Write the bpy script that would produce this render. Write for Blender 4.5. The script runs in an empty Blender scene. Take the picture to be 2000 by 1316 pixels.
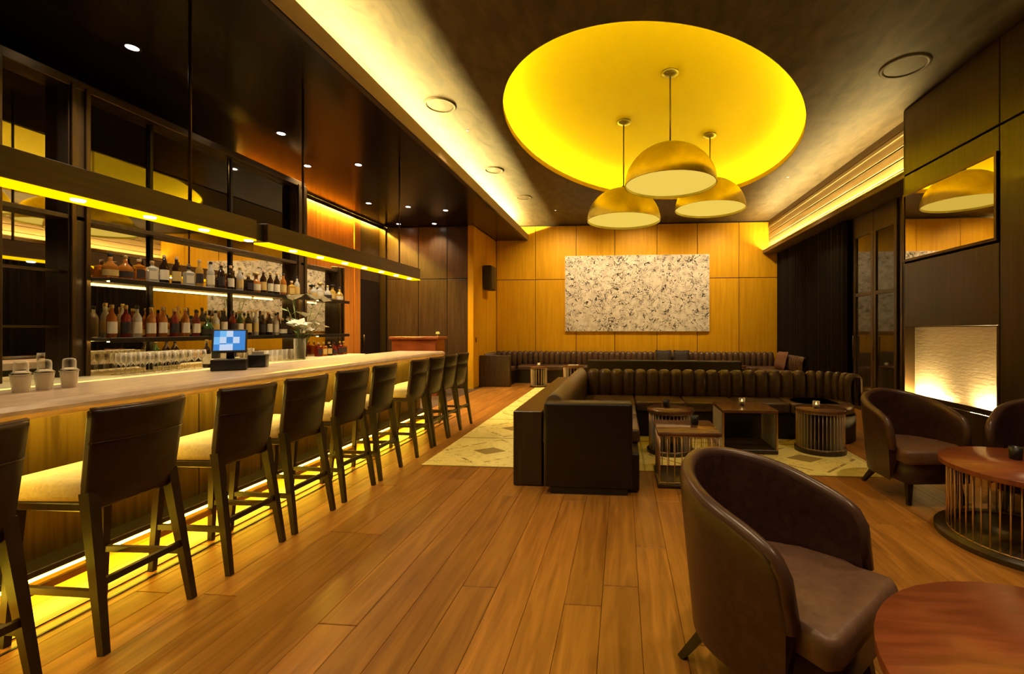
import bpy, bmesh, math, random
from mathutils import Vector, Matrix
R = math.radians
random.seed(7)
SC = bpy.context.scene
COL = SC.collection

# ------------------------------------------------------------------ camera
EYE = 1.43
cam_d = bpy.data.cameras.new('camera'); cam = bpy.data.objects.new('camera', cam_d); COL.objects.link(cam)
cam.location = (0, 0, EYE); cam.rotation_euler = (R(90), 0, R(5.0))
cam_d.sensor_width = 36.0; cam_d.lens = 36.0 * 880 / 2000
cam_d.shift_x = -(1138 - 1000) / 2000; cam_d.shift_y = -(658 - 642) / 2000
cam_d.clip_start = 0.05
SC.camera = cam
# ------------------------------------------------------------------ world and exposure
w = bpy.data.worlds.new('world'); SC.world = w; w.use_nodes = True
w.node_tree.nodes['Background'].inputs[0].default_value = (0.05, 0.035, 0.02, 1)
w.node_tree.nodes['Background'].inputs[1].default_value = 0.2
SC.view_settings.view_transform = 'Standard'; SC.view_settings.look = 'None'
SC.view_settings.gamma = 1.0; SC.view_settings.use_curve_mapping = False
SC.view_settings.exposure = 0.0
# light levels, all in one place
L_COVE = 720.0; L_RCOVE = 430.0; L_DOME = 185.0; L_BEAM = 1.9; L_TOE = 55.0; L_UNDER = 100.0; L_DIFF = 0.88
P_SPOT = 165.0; P_WALL = 270.0; P_BARSPOT = 170.0; L_SHELF = 17.0; L_FIRE = 420.0; L_ORANGE = 1000.0
WARM = (1.0, 0.70, 0.30); GOLD = (1.0, 0.66, 0.10)

# ------------------------------------------------------------------ materials
MATS = {}
def nt(m): return m.node_tree.nodes, m.node_tree.links
def pmat(name, col, rough=0.5, metal=0.0, spec=0.5, trans=0.0, ior=1.45, alpha=1.0, coat=0.0):
    m = bpy.data.materials.new(name); m.use_nodes = True; MATS[name] = m
    b = m.node_tree.nodes['Principled BSDF']
    b.inputs['Base Color'].default_value = (*col, 1); b.inputs['Roughness'].default_value = rough
    b.inputs['Metallic'].default_value = metal; b.inputs['Specular IOR Level'].default_value = spec
    b.inputs['Transmission Weight'].default_value = trans; b.inputs['IOR'].default_value = ior
    b.inputs['Alpha'].default_value = alpha; b.inputs['Coat Weight'].default_value = coat
    return m
def emat(name, col, s):
    m = bpy.data.materials.new(name); m.use_nodes = True; MATS[name] = m
    n, l = nt(m); n.clear()
    e = n.new('ShaderNodeEmission'); o = n.new('ShaderNodeOutputMaterial')
    e.inputs[0].default_value = (*col, 1); e.inputs[1].default_value = s
    l.new(e.outputs[0], o.inputs[0]); return m
def grain(m, c0, c1, scale=(1, 1, 1), nscale=6.0, detail=6, rnd=0.0, bump=0.0, lo=0.3, hi=0.7, distort=0.6, rough_var=0.0):
    """stretched noise between two colours, with an optional shift per object"""
    n, l = nt(m); b = n['Principled BSDF']
    tc = n.new('ShaderNodeTexCoord'); mp = n.new('ShaderNodeMapping'); mp.inputs['Scale'].default_value = scale
    l.new(tc.outputs['Object'], mp.inputs[0])
    src = mp.outputs[0]; oi = None
    if rnd:
        oi = n.new('ShaderNodeObjectInfo'); ad = n.new('ShaderNodeVectorMath'); ad.operation = 'ADD'
        sc = n.new('ShaderNodeMath'); sc.operation = 'MULTIPLY'; sc.inputs[1].default_value = 37.0
        l.new(oi.outputs['Random'], sc.inputs[0]); l.new(src, ad.inputs[0]); l.new(sc.outputs[0], ad.inputs[1]); src = ad.outputs[0]
    nz = n.new('ShaderNodeTexNoise'); nz.inputs['Scale'].default_value = nscale; nz.inputs['Detail'].default_value = detail
    nz.inputs['Distortion'].default_value = distort; l.new(src, nz.inputs['Vector'])
    rp = n.new('ShaderNodeValToRGB'); rp.color_ramp.elements[0].position = lo; rp.color_ramp.elements[1].position = hi
    rp.color_ramp.elements[0].color = (*c0, 1); rp.color_ramp.elements[1].color = (*c1, 1)
    l.new(nz.outputs['Fac'], rp.inputs[0]); out = rp.outputs[0]
    if rnd:
        hs = n.new('ShaderNodeHueSaturation'); mr = n.new('ShaderNodeMapRange')
        mr.inputs['To Min'].default_value = 1 - rnd; mr.inputs['To Max'].default_value = 1 + rnd
        l.new(oi.outputs['Random'], mr.inputs[0]); l.new(mr.outputs[0], hs.inputs['Value']); l.new(out, hs.inputs['Color']); out = hs.outputs[0]
    l.new(out, b.inputs['Base Color'])
    if bump:
        bp = n.new('ShaderNodeBump'); bp.inputs['Strength'].default_value = bump; bp.inputs['Distance'].default_value = 0.01
        l.new(nz.outputs['Fac'], bp.inputs['Height']); l.new(bp.outputs[0], b.inputs['Normal'])
    return m
grain(pmat('floor_wood', (.3, .15, .06), .34, coat=.0), (.20, .076, .010), (.45, .205, .036), (9, .7, 3), 1.9, 7, .16, .03, .25, .78, 1.2)
pmat('subfloor', (.07, .035, .014), .8)
grain(pmat('walnut', (.15, .07, .03), .2), (.10, .042, .020), (.19, .088, .045), (2.2, 16, 3), 1.6, 7, .08, .01)
grain(pmat('taupe_leather', (.13, .08, .05), .42), (.125, .062, .038), (.170, .088, .055), (1, 1, 1), 24, 4, 0, .05)
pmat('piping_highlight', (.085, .042, .028), .3)  # paler than the leather beside it: edge highlight painted into the colour
pmat('roll_highlight', (.20, .14, .085), .38)  # sofa back roll made paler, its highlight put into the leather colour
grain(pmat('amber_wood', (.6, .36, .05), .5, 0, .2), (.58, .30, .006), (.70, .385, .010), (9, 9, .55), 2.0, 5, .06, .02, .3, .7)
grain(pmat('orange_wood', (.5, .2, .03), .4), (.42, .13, .012), (.60, .22, .025), (9, 9, .6), 2.0, 5, .05)
grain(pmat('dark_wood', (.05, .03, .015), .32), (.030, .016, .008), (.062, .036, .018), (12, 12, .6), 2.4, 6, .12, .02)
grain(pmat('pillar_wood', (.05, .03, .015), .30, coat=.1), (.026, .014, .006), (.052, .031, .014), (14, 14, .5), 2.4, 6, .12, .02)
grain(pmat('red_wood', (.3, .08, .03), .28), (.20, .050, .018), (.36, .105, .042), (2.2, 16, 3), 1.6, 7, .08, .015)
grain(pmat('stool_wood', (.05, .025, .012), .38), (.014, .0062, .003), (.034, .016, .008), (6, 6, .8), 3, 4)
grain(pmat('brown_leather', (.06, .03, .02), .36), (.034, .0125, .0095), (.060, .024, .018), (1, 1, 1), 26, 4, 0, .06)
grain(pmat('sofa_leather', (.07, .045, .025), .30), (.060, .032, .020), (.112, .064, .040), (1, 1, 1), 22, 4, .10, .06)
grain(pmat('black_leather', (.02, .012, .009), .42), (.008, .0036, .0028), (.015, .0072, .0056), (1, 1, 1), 24, 4, 0, .05)
grain(pmat('stool_leather', (.04, .02, .014), .40), (.016, .0060, .0045), (.030, .0125, .0095), (1, 1, 1), 24, 4, .08, .05)
grain(pmat('seat_fabric', (.7, .6, .35), .8), (.58, .47, .25), (.72, .60, .35), (1, 1, 1), 60, 3, .05, .05)
grain(pmat('counter_stone', (.6, .46, .36), .3), (.42, .31, .23), (.66, .51, .40), (2.2, 1.0, 2), 4.0, 8, 0, .0, .3, .75, 1.5)
grain(pmat('bronze_panel', (.3, .2, .07), .36, .75), (.075, .046, .009), (.15, .096, .020), (10, 10, .6), 2.4, 5, .06)
grain(pmat('ceiling_leaf', (.3, .22, .12), .55, .12, .25), (.036, .024, .012), (.12, .088, .048), (2.2, .9, 1), 3.0, 9, 0, .5, .2, .85, .7)
pmat('bar_ceiling', (.010, .007, .005), .18, .0, .28)
pmat('soffit_band', (.42, .31, .19), .5)
pmat('soffit_dark', (.022, .014, .009), .4)
grain(pmat('moulding', (.40, .28, .13), .42), (.11, .07, .026), (.19, .13, .058), (9, .5, 9), 2, 5)
pmat('dome_paint', (.45, .305, .001), .6, 0, .08)
grain(pmat('gold_leaf', (.75, .48, .10), .34, .9), (.50, .41, .07), (.74, .64, .16), (1, 1, 1), 3.0, 5, 0, .02)
pmat('brass', (.55, .38, .14), .3, 1.0)
pmat('copper_wire', (.78, .52, .28), .35, .8)
pmat('dark_metal', (.025, .020, .016), .35, .6)
pmat('bronze_frame', (.10, .065, .03), .32, .8)
pmat('steel', (.5, .5, .5), .25, 1.0)
pmat('rod_metal', (.16, .12, .06), .4, .8)
pmat('mirror', (.74, .70, .62), .02, 1.0)
pmat('dark_mirror', (.24, .22, .19), .03, 1.0)
pmat('beam_wood', (.07, .042, .020), .40); grain(MATS['beam_wood'], (.040, .020, .0065), (.075, .040, .014), (12, .6, 12), 2, 5)
pmat('black_plastic', (.015, .014, .015), .35)
pmat('canvas_edge', (.75, .70, .62), .7)
pmat('cork', (.5, .33, .18), .8)
pmat('white_wax', (.85, .78, .66), .5)
pmat('leaf_green', (.13, .20, .05), .5)
pmat('stem_green', (.18, .24, .06), .5)
pmat('petal_white', (.85, .82, .66), .5)
pmat('paper_label', (.72, .64, .48), .7)
pmat('dark_label', (.03, .02, .02), .6)
pmat('gold_label', (.60, .42, .14), .5)
pmat('cap_black', (.02, .02, .02), .4)
pmat('cap_gold', (.6, .42, .15), .35, .8)
pmat('shelf_glass', (.10, .085, .06), .12, 0, .6)
pmat('lit_counter', (.75, .66, .40), .35)
pmat('curtain_cloth', (.007, .0045, .0035), .8, 0, .2)
pmat('door_glass', (.03, .022, .016), .05, 0, .8)
pmat('speaker_box', (.03, .016, .010), .6)
pmat('terracotta_pillow', (.16, .07, .045), .7)
pmat('dark_pillow', (.02, .014, .012), .7)
pmat('cage_glass', (.35, .28, .18), .2, 0, .5, 0, 1.45, .28)
for nm, c, r_ in (('bottle_amber', (.62, .22, .03), .06), ('bottle_green', (.06, .14, .04), .06), ('bottle_clear', (.80, .76, .66), .05),
                  ('bottle_dark', (.05, .022, .012), .08), ('bottle_red', (.30, .03, .02), .06), ('bottle_honey', (.80, .48, .08), .06)):
    pmat(nm, c, r_, 0, .6, .55, 1.4)
def thin_glass(name, tint, fac):
    m = bpy.data.materials.new(name); m.use_nodes = True; MATS[name] = m
    n, l = nt(m); n.clear(); o = n.new('ShaderNodeOutputMaterial'); mx = n.new('ShaderNodeMixShader')
    t = n.new('ShaderNodeBsdfTransparent'); t.inputs[0].default_value = (*tint, 1)
    g = n.new('ShaderNodeBsdfPrincipled'); g.inputs['Base Color'].default_value = (.9, .86, .78, 1); g.inputs['Roughness'].default_value = .08
    lw = n.new('ShaderNodeLayerWeight'); lw.inputs[0].default_value = fac
    l.new(lw.outputs['Facing'], mx.inputs[0]); l.new(t.outputs[0], mx.inputs[1]); l.new(g.outputs[0], mx.inputs[2]); l.new(mx.outputs[0], o.inputs[0])
thin_glass('clear_glass', (.95, .93, .88), .42)
thin_glass('smoke_glass', (.30, .24, .18), .35)
emat('cove_led', (1.0, .76, .24), L_COVE); emat('dome_led', (1, .88, .05), L_DOME); emat('rcove_led', (1, .74, .26), L_RCOVE); emat('beam_led', (1.0, .50, .0), L_BEAM)
emat('toe_led', (1.0, .66, .03), L_TOE); emat('under_led', (1.0, .66, .08), L_UNDER); emat('shelf_led', (1.0, .62, .16), L_SHELF)
emat('fire_led', (1.0, .72, .26), L_FIRE); emat('orange_led', (1.0, .58, .05), L_ORANGE)
emat('diffuser', (1.0, .68, .10), L_DIFF); emat('edge_glow', (1.0, .74, .18), 1.5); emat('lamp_white', (1.0, .92, .78), 14.0); emat('spot_dim', (1.0, .85, .6), 2.0)
emat('flame', (1.0, .62, .20), 9.0); emat('screen_base', (.10, .35, .8), 1.0)

def art_material():
    m = pmat('splatter_canvas', (.8, .75, .68), .6); n, l = nt(m); b = n['Principled BSDF']
    tc = n.new('ShaderNodeTexCoord'); acc = None
    def math_(op, a, bb):
        q = n.new('ShaderNodeMath'); q.operation = op
        for i, v in enumerate((a, bb)):
            if isinstance(v, (int, float)): q.inputs[i].default_value = v
            else: l.new(v, q.inputs[i])
        return q.outputs[0]
    for k, (s, wd, ms, th) in enumerate(((2.6, .010, 2.2, .50), (4.4, .013, 2.8, .51), (7.0, .015, 3.6, .52), (3.3, .010, 1.8, .50))):
        mp = n.new('ShaderNodeMapping'); mp.inputs['Location'].default_value = (3.1 * k, 1.7 * k, 5.3 * k); mp.inputs['Rotation'].default_value = (0, .7 * k, 0)
        l.new(tc.outputs['Object'], mp.inputs[0])
        a = n.new('ShaderNodeTexNoise'); a.inputs['Scale'].default_value = s; a.inputs['Detail'].default_value = 2.5; a.inputs['Distortion'].default_value = 1.2
        c = n.new('ShaderNodeTexNoise'); c.inputs['Scale'].default_value = ms * 2; c.inputs['Detail'].default_value = 2
        l.new(mp.outputs[0], a.inputs['Vector']); l.new(mp.outputs[0], c.inputs['Vector'])
        d = math_('ABSOLUTE', math_('SUBTRACT', a.outputs['Fac'], .5), 0)
        line = math_('LESS_THAN', d, wd); msk = math_('GREATER_THAN', c.outputs['Fac'], th)
        v = math_('MULTIPLY', line, msk); acc = v if acc is None else math_('MAXIMUM', acc, v)
    g = n.new('ShaderNodeTexNoise'); g.inputs['Scale'].default_value = 7; l.new(tc.outputs['Object'], g.inputs['Vector'])
    rp = n.new('ShaderNodeValToRGB'); rp.color_ramp.elements[0].color = (.58, .53, .45, 1); rp.color_ramp.elements[1].color = (.76, .72, .64, 1)
    rp.color_ramp.elements[0].position = .35; rp.color_ramp.elements[1].position = .6; l.new(g.outputs['Fac'], rp.inputs[0])
    mx = n.new('ShaderNodeMixRGB'); l.new(acc, mx.inputs[0]); l.new(rp.outputs[0], mx.inputs[1]); mx.inputs[2].default_value = (.05, .04, .035, 1)
    l.new(mx.outputs[0], b.inputs['Base Color'])
art_material()

def rug_material():
    m = pmat('rug_wool', (.6, .5, .25), .95, 0, .1); n, l = nt(m); b = n['Principled BSDF']
    tc = n.new('ShaderNodeTexCoord'); sp = n.new('ShaderNodeSeparateXYZ'); l.new(tc.outputs['Object'], sp.inputs[0])
    def M(op, a, bb=0.0):
        q = n.new('ShaderNodeMath'); q.operation = op
        for i, v in enumerate((a, bb)):
            if isinstance(v, (int, float)): q.inputs[i].default_value = v
            else: l.new(v, q.inputs[i])
        return q.outputs[0]
    def cell(o, p, off): return M('ABSOLUTE', M('SUBTRACT', M('FLOORED_MODULO', M('ADD', o, off), p), p / 2))
    X, Y = sp.outputs['X'], sp.outputs['Y']
    ux, uy = cell(X, 1.18, 2.39), cell(Y, 1.2, 3.35)          # distance from each cell's centre
    edge_y = M('GREATER_THAN', uy, .585); edge_x = M('GREATER_THAN', ux, .58)
    dia = M('LESS_THAN', M('ADD', M('MULTIPLY', ux, 1.0), M('MULTIPLY', uy, 1.3)), .20)
    ring = M('LESS_THAN', M('ABSOLUTE', M('SUBTRACT', M('ADD', ux, uy), .52)), .02)
    nz = n.new('ShaderNodeTexNoise'); nz.inputs['Scale'].default_value = 5.0; nz.inputs['Detail'].default_value = 5; nz.inputs['Distortion'].default_value = 1.5
    l.new(tc.outputs['Object'], nz.inputs['Vector'])
    worn = M('GREATER_THAN', nz.outputs['Fac'], .50)
    fac = M('MAXIMUM', M('MAXIMUM', edge_y, M('MULTIPLY', edge_x, .55)), M('MAXIMUM', dia, M('MULTIPLY', ring, worn)))
    sq = M('LESS_THAN', M('ABSOLUTE', M('SUBTRACT', nz.outputs['Fac'], .47)), .016)
    fac = M('MULTIPLY', M('MAXIMUM', fac, M('MULTIPLY', sq, .35)), .80)
    mx = n.new('ShaderNodeMixRGB'); l.new(fac, mx.inputs[0]); mx.inputs[1].default_value = (.78, .68, .27, 1); mx.inputs[2].default_value = (.20, .12, .035, 1)
    l.new(mx.outputs[0], b.inputs['Base Color'])
rug_material()

def ripple_metal():
    m = pmat('ripple_metal', (.62, .52, .42), .24, 1.0); n, l = nt(m); b = n['Principled BSDF']
    tc = n.new('ShaderNodeTexCoord'); mp = n.new('ShaderNodeMapping'); mp.inputs['Scale'].default_value = (1, 1, 5)
    nz = n.new('ShaderNodeTexNoise'); nz.inputs['Scale'].default_value = 9; nz.inputs['Detail'].default_value = 5
    bp = n.new('ShaderNodeBump'); bp.inputs['Strength'].default_value = .5; bp.inputs['Distance'].default_value = .01
    l.new(tc.outputs['Object'], mp.inputs[0]); l.new(mp.outputs[0], nz.inputs['Vector']); l.new(nz.outputs['Fac'], bp.inputs['Height']); l.new(bp.outputs[0], b.inputs['Normal'])
    b.inputs['Metallic'].default_value = .35
ripple_metal()

def screen_material():
    m = MATS['screen_base']; n, l = nt(m); e = [q for q in n if q.type == 'EMISSION'][0]
    tc = n.new('ShaderNodeTexCoord'); mp = n.new('ShaderNodeMapping'); mp.inputs['Scale'].default_value = (18, 18, 14)
    br = n.new('ShaderNodeTexVoronoi'); br.distance = 'CHEBYCHEV'; br.inputs['Randomness'].default_value = 0.0; br.inputs['Scale'].default_value = 1.0
    rp = n.new('ShaderNodeValToRGB'); rp.color_ramp.interpolation = 'CONSTANT'
    rp.color_ramp.elements[0].color = (.06, .24, .62, 1); rp.color_ramp.elements[1].color = (.55, .66, .85, 1); rp.color_ramp.elements[1].position = .62
    el = rp.color_ramp.elements.new(.35); el.color = (.18, .48, .85, 1)
    sp = n.new('ShaderNodeSeparateColor')
    l.new(tc.outputs['Object'], mp.inputs[0]); l.new(mp.outputs[0], br.inputs['Vector']); l.new(br.outputs['Color'], sp.inputs[0])
    l.new(sp.outputs[0], rp.inputs[0]); l.new(rp.outputs[0], e.inputs[0])
screen_material()

# ------------------------------------------------------------------ mesh builder
class MB:
    def __init__(s): s.v = []; s.f = []; s.sm = []
    def add(s, vs, fs, smooth=False):
        o = len(s.v); s.v += [tuple(p) for p in vs]; s.f += [tuple(i + o for i in f) for f in fs]; s.sm += [smooth] * len(fs); return s
    def bm(s, bm, smooth=False):
        bm.verts.index_update()
        s.add([v.co[:] for v in bm.verts], [[v.index for v in f.verts] for f in bm.faces], smooth); bm.free(); return s
    def box(s, x0, x1, y0, y1, z0, z1, bev=0.0, seg=1):
        bm = bmesh.new()
        vs = [bm.verts.new(p) for p in ((x0, y0, z0), (x1, y0, z0), (x1, y1, z0), (x0, y1, z0), (x0, y0, z1), (x1, y0, z1), (x1, y1, z1), (x0, y1, z1))]
        for f in ((3, 2, 1, 0), (4, 5, 6, 7), (0, 1, 5, 4), (1, 2, 6, 5), (2, 3, 7, 6), (3, 0, 4, 7)): bm.faces.new([vs[i] for i in f])
        if bev: bmesh.ops.bevel(bm, geom=list(bm.edges), offset=bev, segments=seg, profile=.6, affect='EDGES')
        return s.bm(bm, bev > 0 and seg > 1)
    def bar(s, p0, p1, w0, w1=None, d0=None, d1=None, side=None):
        """tapered square bar from p0 to p1"""
        p0, p1 = Vector(p0), Vector(p1); w1 = w0 if w1 is None else w1; d0 = w0 if d0 is None else d0; d1 = w1 if d1 is None else d1
        ax = (p1 - p0).normalized(); u = Vector(side) if side else (Vector((1, 0, 0)) if abs(ax.x) < .8 else Vector((0, 1, 0)))
        u = (u - ax * u.dot(ax)).normalized(); v = ax.cross(u); vs = []
        for p, a, b in ((p0, w0 / 2, d0 / 2), (p1, w1 / 2, d1 / 2)):
            for i, j in ((-1, -1), (1, -1), (1, 1), (-1, 1)): vs.append(p + u * i * a + v * j * b)
        return s.add(vs, [(3, 2, 1, 0), (4, 5, 6, 7), (0, 1, 5, 4), (1, 2, 6, 5), (2, 3, 7, 6), (3, 0, 4, 7)])
    def tube(s, pts, r, n=8, r1=None, closed=False):
        pts = [Vector(p) for p in pts]; vs = []; fs = []; N = len(pts); ref = None
        for i, p in enumerate(pts):
            a = pts[(i - 1) % N] if (i or closed) else p; b = pts[(i + 1) % N] if (i < N - 1 or closed) else p
            t = (b - a).normalized()
            if ref is None: ref = Vector((0, 0, 1)) if abs(t.z) < .9 else Vector((1, 0, 0))
            u = (ref - t * ref.dot(t)).normalized(); v = t.cross(u); ref = u
            rr = r if r1 is None else r + (r1 - r) * i / (N - 1)
            for k in range(n):
                q = 2 * math.pi * k / n; vs.append(p + u * math.cos(q) * rr + v * math.sin(q) * rr)
        for i in range(N if closed else N - 1):
            j = (i + 1) % N
            for k in range(n): fs.append((i * n + k, i * n + (k + 1) % n, j * n + (k + 1) % n, j * n + k))
        if not closed: fs += [tuple(range(n))[::-1], tuple(range((N - 1) * n, N * n))]
        return s.add(vs, fs, True)
    def lathe(s, prof, n=24, c=(0, 0), cap=True, sx=1, sy=1):
        vs = []; fs = []
        for r, z in prof:
            for k in range(n):
                q = 2 * math.pi * k / n; vs.append((c[0] + r * math.cos(q) * sx, c[1] + r * math.sin(q) * sy, z))
        for i in range(len(prof) - 1):
            for k in range(n): fs.append((i * n + k, i * n + (k + 1) % n, (i + 1) * n + (k + 1) % n, (i + 1) * n + k))
        s.add(vs, fs, True)
        if cap:
            o = len(s.v) - len(vs)
            s.f += [tuple(range(o, o + n))[::-1], tuple(range(o + (len(prof) - 1) * n, o + len(prof) * n))]; s.sm += [False, False]
        return s
    def grid(s, rows, closed_u=False, smooth=True):
        nu = len(rows[0]); vs = [p for r in rows for p in r]; fs = []
        for i in range(len(rows) - 1):
            for k in range(nu if closed_u else nu - 1):
                k2 = (k + 1) % nu; fs.append((i * nu + k, i * nu + k2, (i + 1) * nu + k2, (i + 1) * nu + k))
        return s.add(vs, fs, smooth)
    def prism(s, poly, z0, z1, bev=0.0, seg=2):
        bm = bmesh.new(); lo = [bm.verts.new((x, y, z0)) for x, y in poly]; hi = [bm.verts.new((x, y, z1)) for x, y in poly]
        n = len(poly); bm.faces.new(lo[::-1]); bm.faces.new(hi)
        for i in range(n): bm.faces.new((lo[i], lo[(i + 1) % n], hi[(i + 1) % n], hi[i]))
        if bev:
            ed = [e for e in bm.edges if abs(e.verts[0].co.z - e.verts[1].co.z) < 1e-6]
            bmesh.ops.bevel(bm, geom=ed, offset=bev, segments=seg, profile=.5, affect='EDGES')
        return s.bm(bm, bev > 0)
    def mesh(s, name, mat, origin=(0, 0, 0)):
        me = bpy.data.meshes.new(name); ox, oy, oz = origin
        me.from_pydata([(x - ox, y - oy, z - oz) for x, y, z in s.v], [], s.f)
        me.polygons.foreach_set('use_smooth', s.sm); me.materials.append(MATS[mat])
        bm = bmesh.new(); bm.from_mesh(me); bmesh.ops.recalc_face_normals(bm, faces=bm.faces); bm.to_mesh(me); bm.free()
        me.update(); return me
    def build(s, name, mat, parent=None, origin=None, loc=None):
        """vertices given in world (or local) coordinates; origin is subtracted from them"""
        if origin is None: origin = (0, 0, 0)
        o = bpy.data.objects.new(name, s.mesh(name, mat, origin)); COL.objects.link(o)
        if parent is not None: o.parent = parent
        o.location = loc if loc is not None else ((0, 0, 0) if parent is not None else origin)
        return o
def W(parent, mb, name, mat):
    """a part built in world coordinates under a parent that is not rotated"""
    p = parent; off = Vector((0, 0, 0))
    while p is not None: off += p.location; p = p.parent
    return mb.build(name, mat, parent, origin=off[:])
def inst(name, mesh, parent, loc, rz=0.0, scale=None):
    o = bpy.data.objects.new(name, mesh); COL.objects.link(o); o.parent = parent; o.location = loc; o.rotation_euler = (0, 0, rz)
    if scale: o.scale = scale
    return o
def tag(o, label, cat, group=None):
    o['label'] = label; o['category'] = cat
    if group: o['group'] = group
    return o
def thing(name, label, cat, loc, rz=0.0, group=None):
    o = bpy.data.objects.new(name, None); COL.objects.link(o); o.location = loc; o.rotation_euler = (0, 0, rz); o.empty_display_size = .1
    return tag(o, label, cat, group)
def struct(o): o['kind'] = 'structure'; return o
def copy_tree(o, parent=None):
    c = o.copy(); COL.objects.link(c); c.parent = parent
    for ch in list(o.children): copy_tree(ch, c)
    return c
ORD = ['first', 'second', 'third', 'fourth', 'fifth', 'sixth', 'seventh', 'eighth', 'ninth', 'tenth', 'eleventh', 'twelfth', 'thirteenth', 'fourteenth',
       'fifteenth', 'sixteenth', 'seventeenth', 'eighteenth', 'nineteenth', 'twentieth', 'twenty-first', 'twenty-second', 'twenty-third', 'twenty-fourth',
       'twenty-fifth', 'twenty-sixth', 'twenty-seventh', 'twenty-eighth', 'twenty-ninth', 'thirtieth', 'thirty-first', 'thirty-second', 'thirty-third', 'thirty-fourth']
def spot(parent, loc, power, col, angle=110, blend=.8, size=.05, tilt=0):
    d = bpy.data.lights.new('spot_light', 'SPOT'); d.energy = power; d.color = col; d.spot_size = R(angle); d.spot_blend = blend; d.shadow_soft_size = size
    o = bpy.data.objects.new('spot_light', d); COL.objects.link(o); o.parent = parent; o.location = loc; o.rotation_euler = (R(tilt), 0, 0); return o

# ------------------------------------------------------------------ room constants
ZC, ZS = 4.32, 3.90            # lounge ceiling, bar soffit
YB, YN = 12.45, -3.0           # far wall, wall behind the camera
XL, XR, XP = -5.9, 4.20, 3.72  # bar side wall, right wall, right pier face
# ------------------------------------------------------------------ floor
fl = struct(MB().box(XL, 4.7, YN, YB + .05, -.10, -.016).build('floor', 'subfloor'))
pw = .195; lens = (1.7, 2.3, 2.9)
pm = {L: MB().box(-pw / 2 + .0008, pw / 2 - .0008, 0.002, L - .002, -.016, 0, .002).mesh('plank', 'floor_wood') for L in lens}
x = -3.42
while x < 4.2:
    y = -.9 - random.random() * 1.5; x1 = x + pw / 2
    while y < YB - .05:
        L = random.choice(lens)
        if y + L > YB: L = max(YB - y, .15); me = MB().box(-pw / 2 + .0008, pw / 2 - .0008, .002, L - .002, -.016, 0, .002).mesh('plank', 'floor_wood')
        else: me = pm[L]
        if y + L > .35: inst('plank', me, fl, (x1, y, 0))
        y += L
    x += pw
MB().box(XL, -3.43, YN, YB, -.016, 0).build('bar_floor_sheet', 'subfloor', fl)
for q in ((-2.845, -2.79, .006), (-2.715, -2.700, .004)): MB().box(q[0], q[1], -1, 7.2, 0, q[2]).build('floor_strip', 'dark_metal', fl)

# ------------------------------------------------------------------ ceiling with oval dome
CX, CY, EA, EB = .589, 7.225, 3.07, 2.09
EU, EV = Vector((.334, .942)), Vector((.942, -.334))
def ell(t, k=1.0):
    p = Vector((CX, CY)) + EU * (EA * k * math.cos(t)) + EV * (EB * k * math.sin(t)); return p.x, p.y
def ceiling():
    x0, x1, y0, y1 = XL, 4.7, YN, YB; N = 192; inn = []; out = []
    for i in range(N):
        px, py = ell(2 * math.pi * i / N); inn.append((px, py)); dx, dy = px - CX, py - CY
        k = min(((x1 - CX) / dx if dx > 0 else (x0 - CX) / dx) if abs(dx) > 1e-9 else 1e9, ((y1 - CY) / dy if dy > 0 else (y0 - CY) / dy) if abs(dy) > 1e-9 else 1e9)
        out.append([CX + dx * k, CY + dy * k])
    for cx, cy in ((x0, y0), (x0, y1), (x1, y0), (x1, y1)):
        j = min(range(N), key=lambda q: (out[q][0] - cx) ** 2 + (out[q][1] - cy) ** 2); out[j] = [cx, cy]
    m = MB()
    m.grid([[(a, b, ZC) for a, b in out], [(a, b, ZC) for a, b in inn], [(a, b, ZC + .05) for a, b in inn], [(a, b, ZC + .05) for a, b in out]], True, False)
    return struct(m.build('ceiling', 'ceiling_leaf'))
ceil = ceiling()
def dome_z(r): return ZC + .16 + .48 * max(0, 1 - r ** 2.6) ** .62
m = MB(); rows = []; N = 192
for k, z in ((1.075, ZC + .05), (1.085, ZC + .16)): rows.append([(*ell(2 * math.pi * i / N, k), z) for i in range(N)])
for j in range(24):
    r = 1 - j / 24; rows.append([(*ell(2 * math.pi * i / N, 1.08 * r), dome_z(r)) for i in range(N)])
m.grid(rows, True); m.f.append(tuple(range(len(m.v) - N, len(m.v)))); m.sm.append(True)
m.build('dome', 'dome_paint', ceil)
m = MB(); m.grid([[(*ell(2 * math.pi * i / N, k), z) for i in range(N)] for k, z in ((.998, ZC - .002), (.998, ZC + .085), (1.008, ZC + .085), (1.008, ZC + .05))], True)
m.build('dome_rim', 'dome_paint', ceil)
m = MB(); m.tube([(*ell(2 * math.pi * i / N, 1.045), ZC + .075) for i in range(N)], .014, 6, closed=True); m.build('led_strip', 'dome_led', ceil)

# bar side soffit with cove light
sf = struct(MB().box(XL, -2.64, YN, YB - .02, ZS, ZS + .06).build('ceiling_soffit', 'bar_ceiling'))
MB().box(-2.64, -2.615, YN, YB - .02, ZS, 4.075, .004).build('cove_lip', 'soffit_band', sf)
MB().box(-2.70, -2.640, YN, YB - .02, ZS - .012, ZS, .002).build('edge_bead', 'soffit_dark', sf)
MB().box(-3.55, -3.50, YN, YB - .03, ZS + .06, ZC - .001).build('cove_back', 'soffit_band', sf)
MB().box(-2.97, -2.945, YN + .05, YB - .08, 3.965, 3.985).build('led_strip', 'cove_led', sf)
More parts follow.
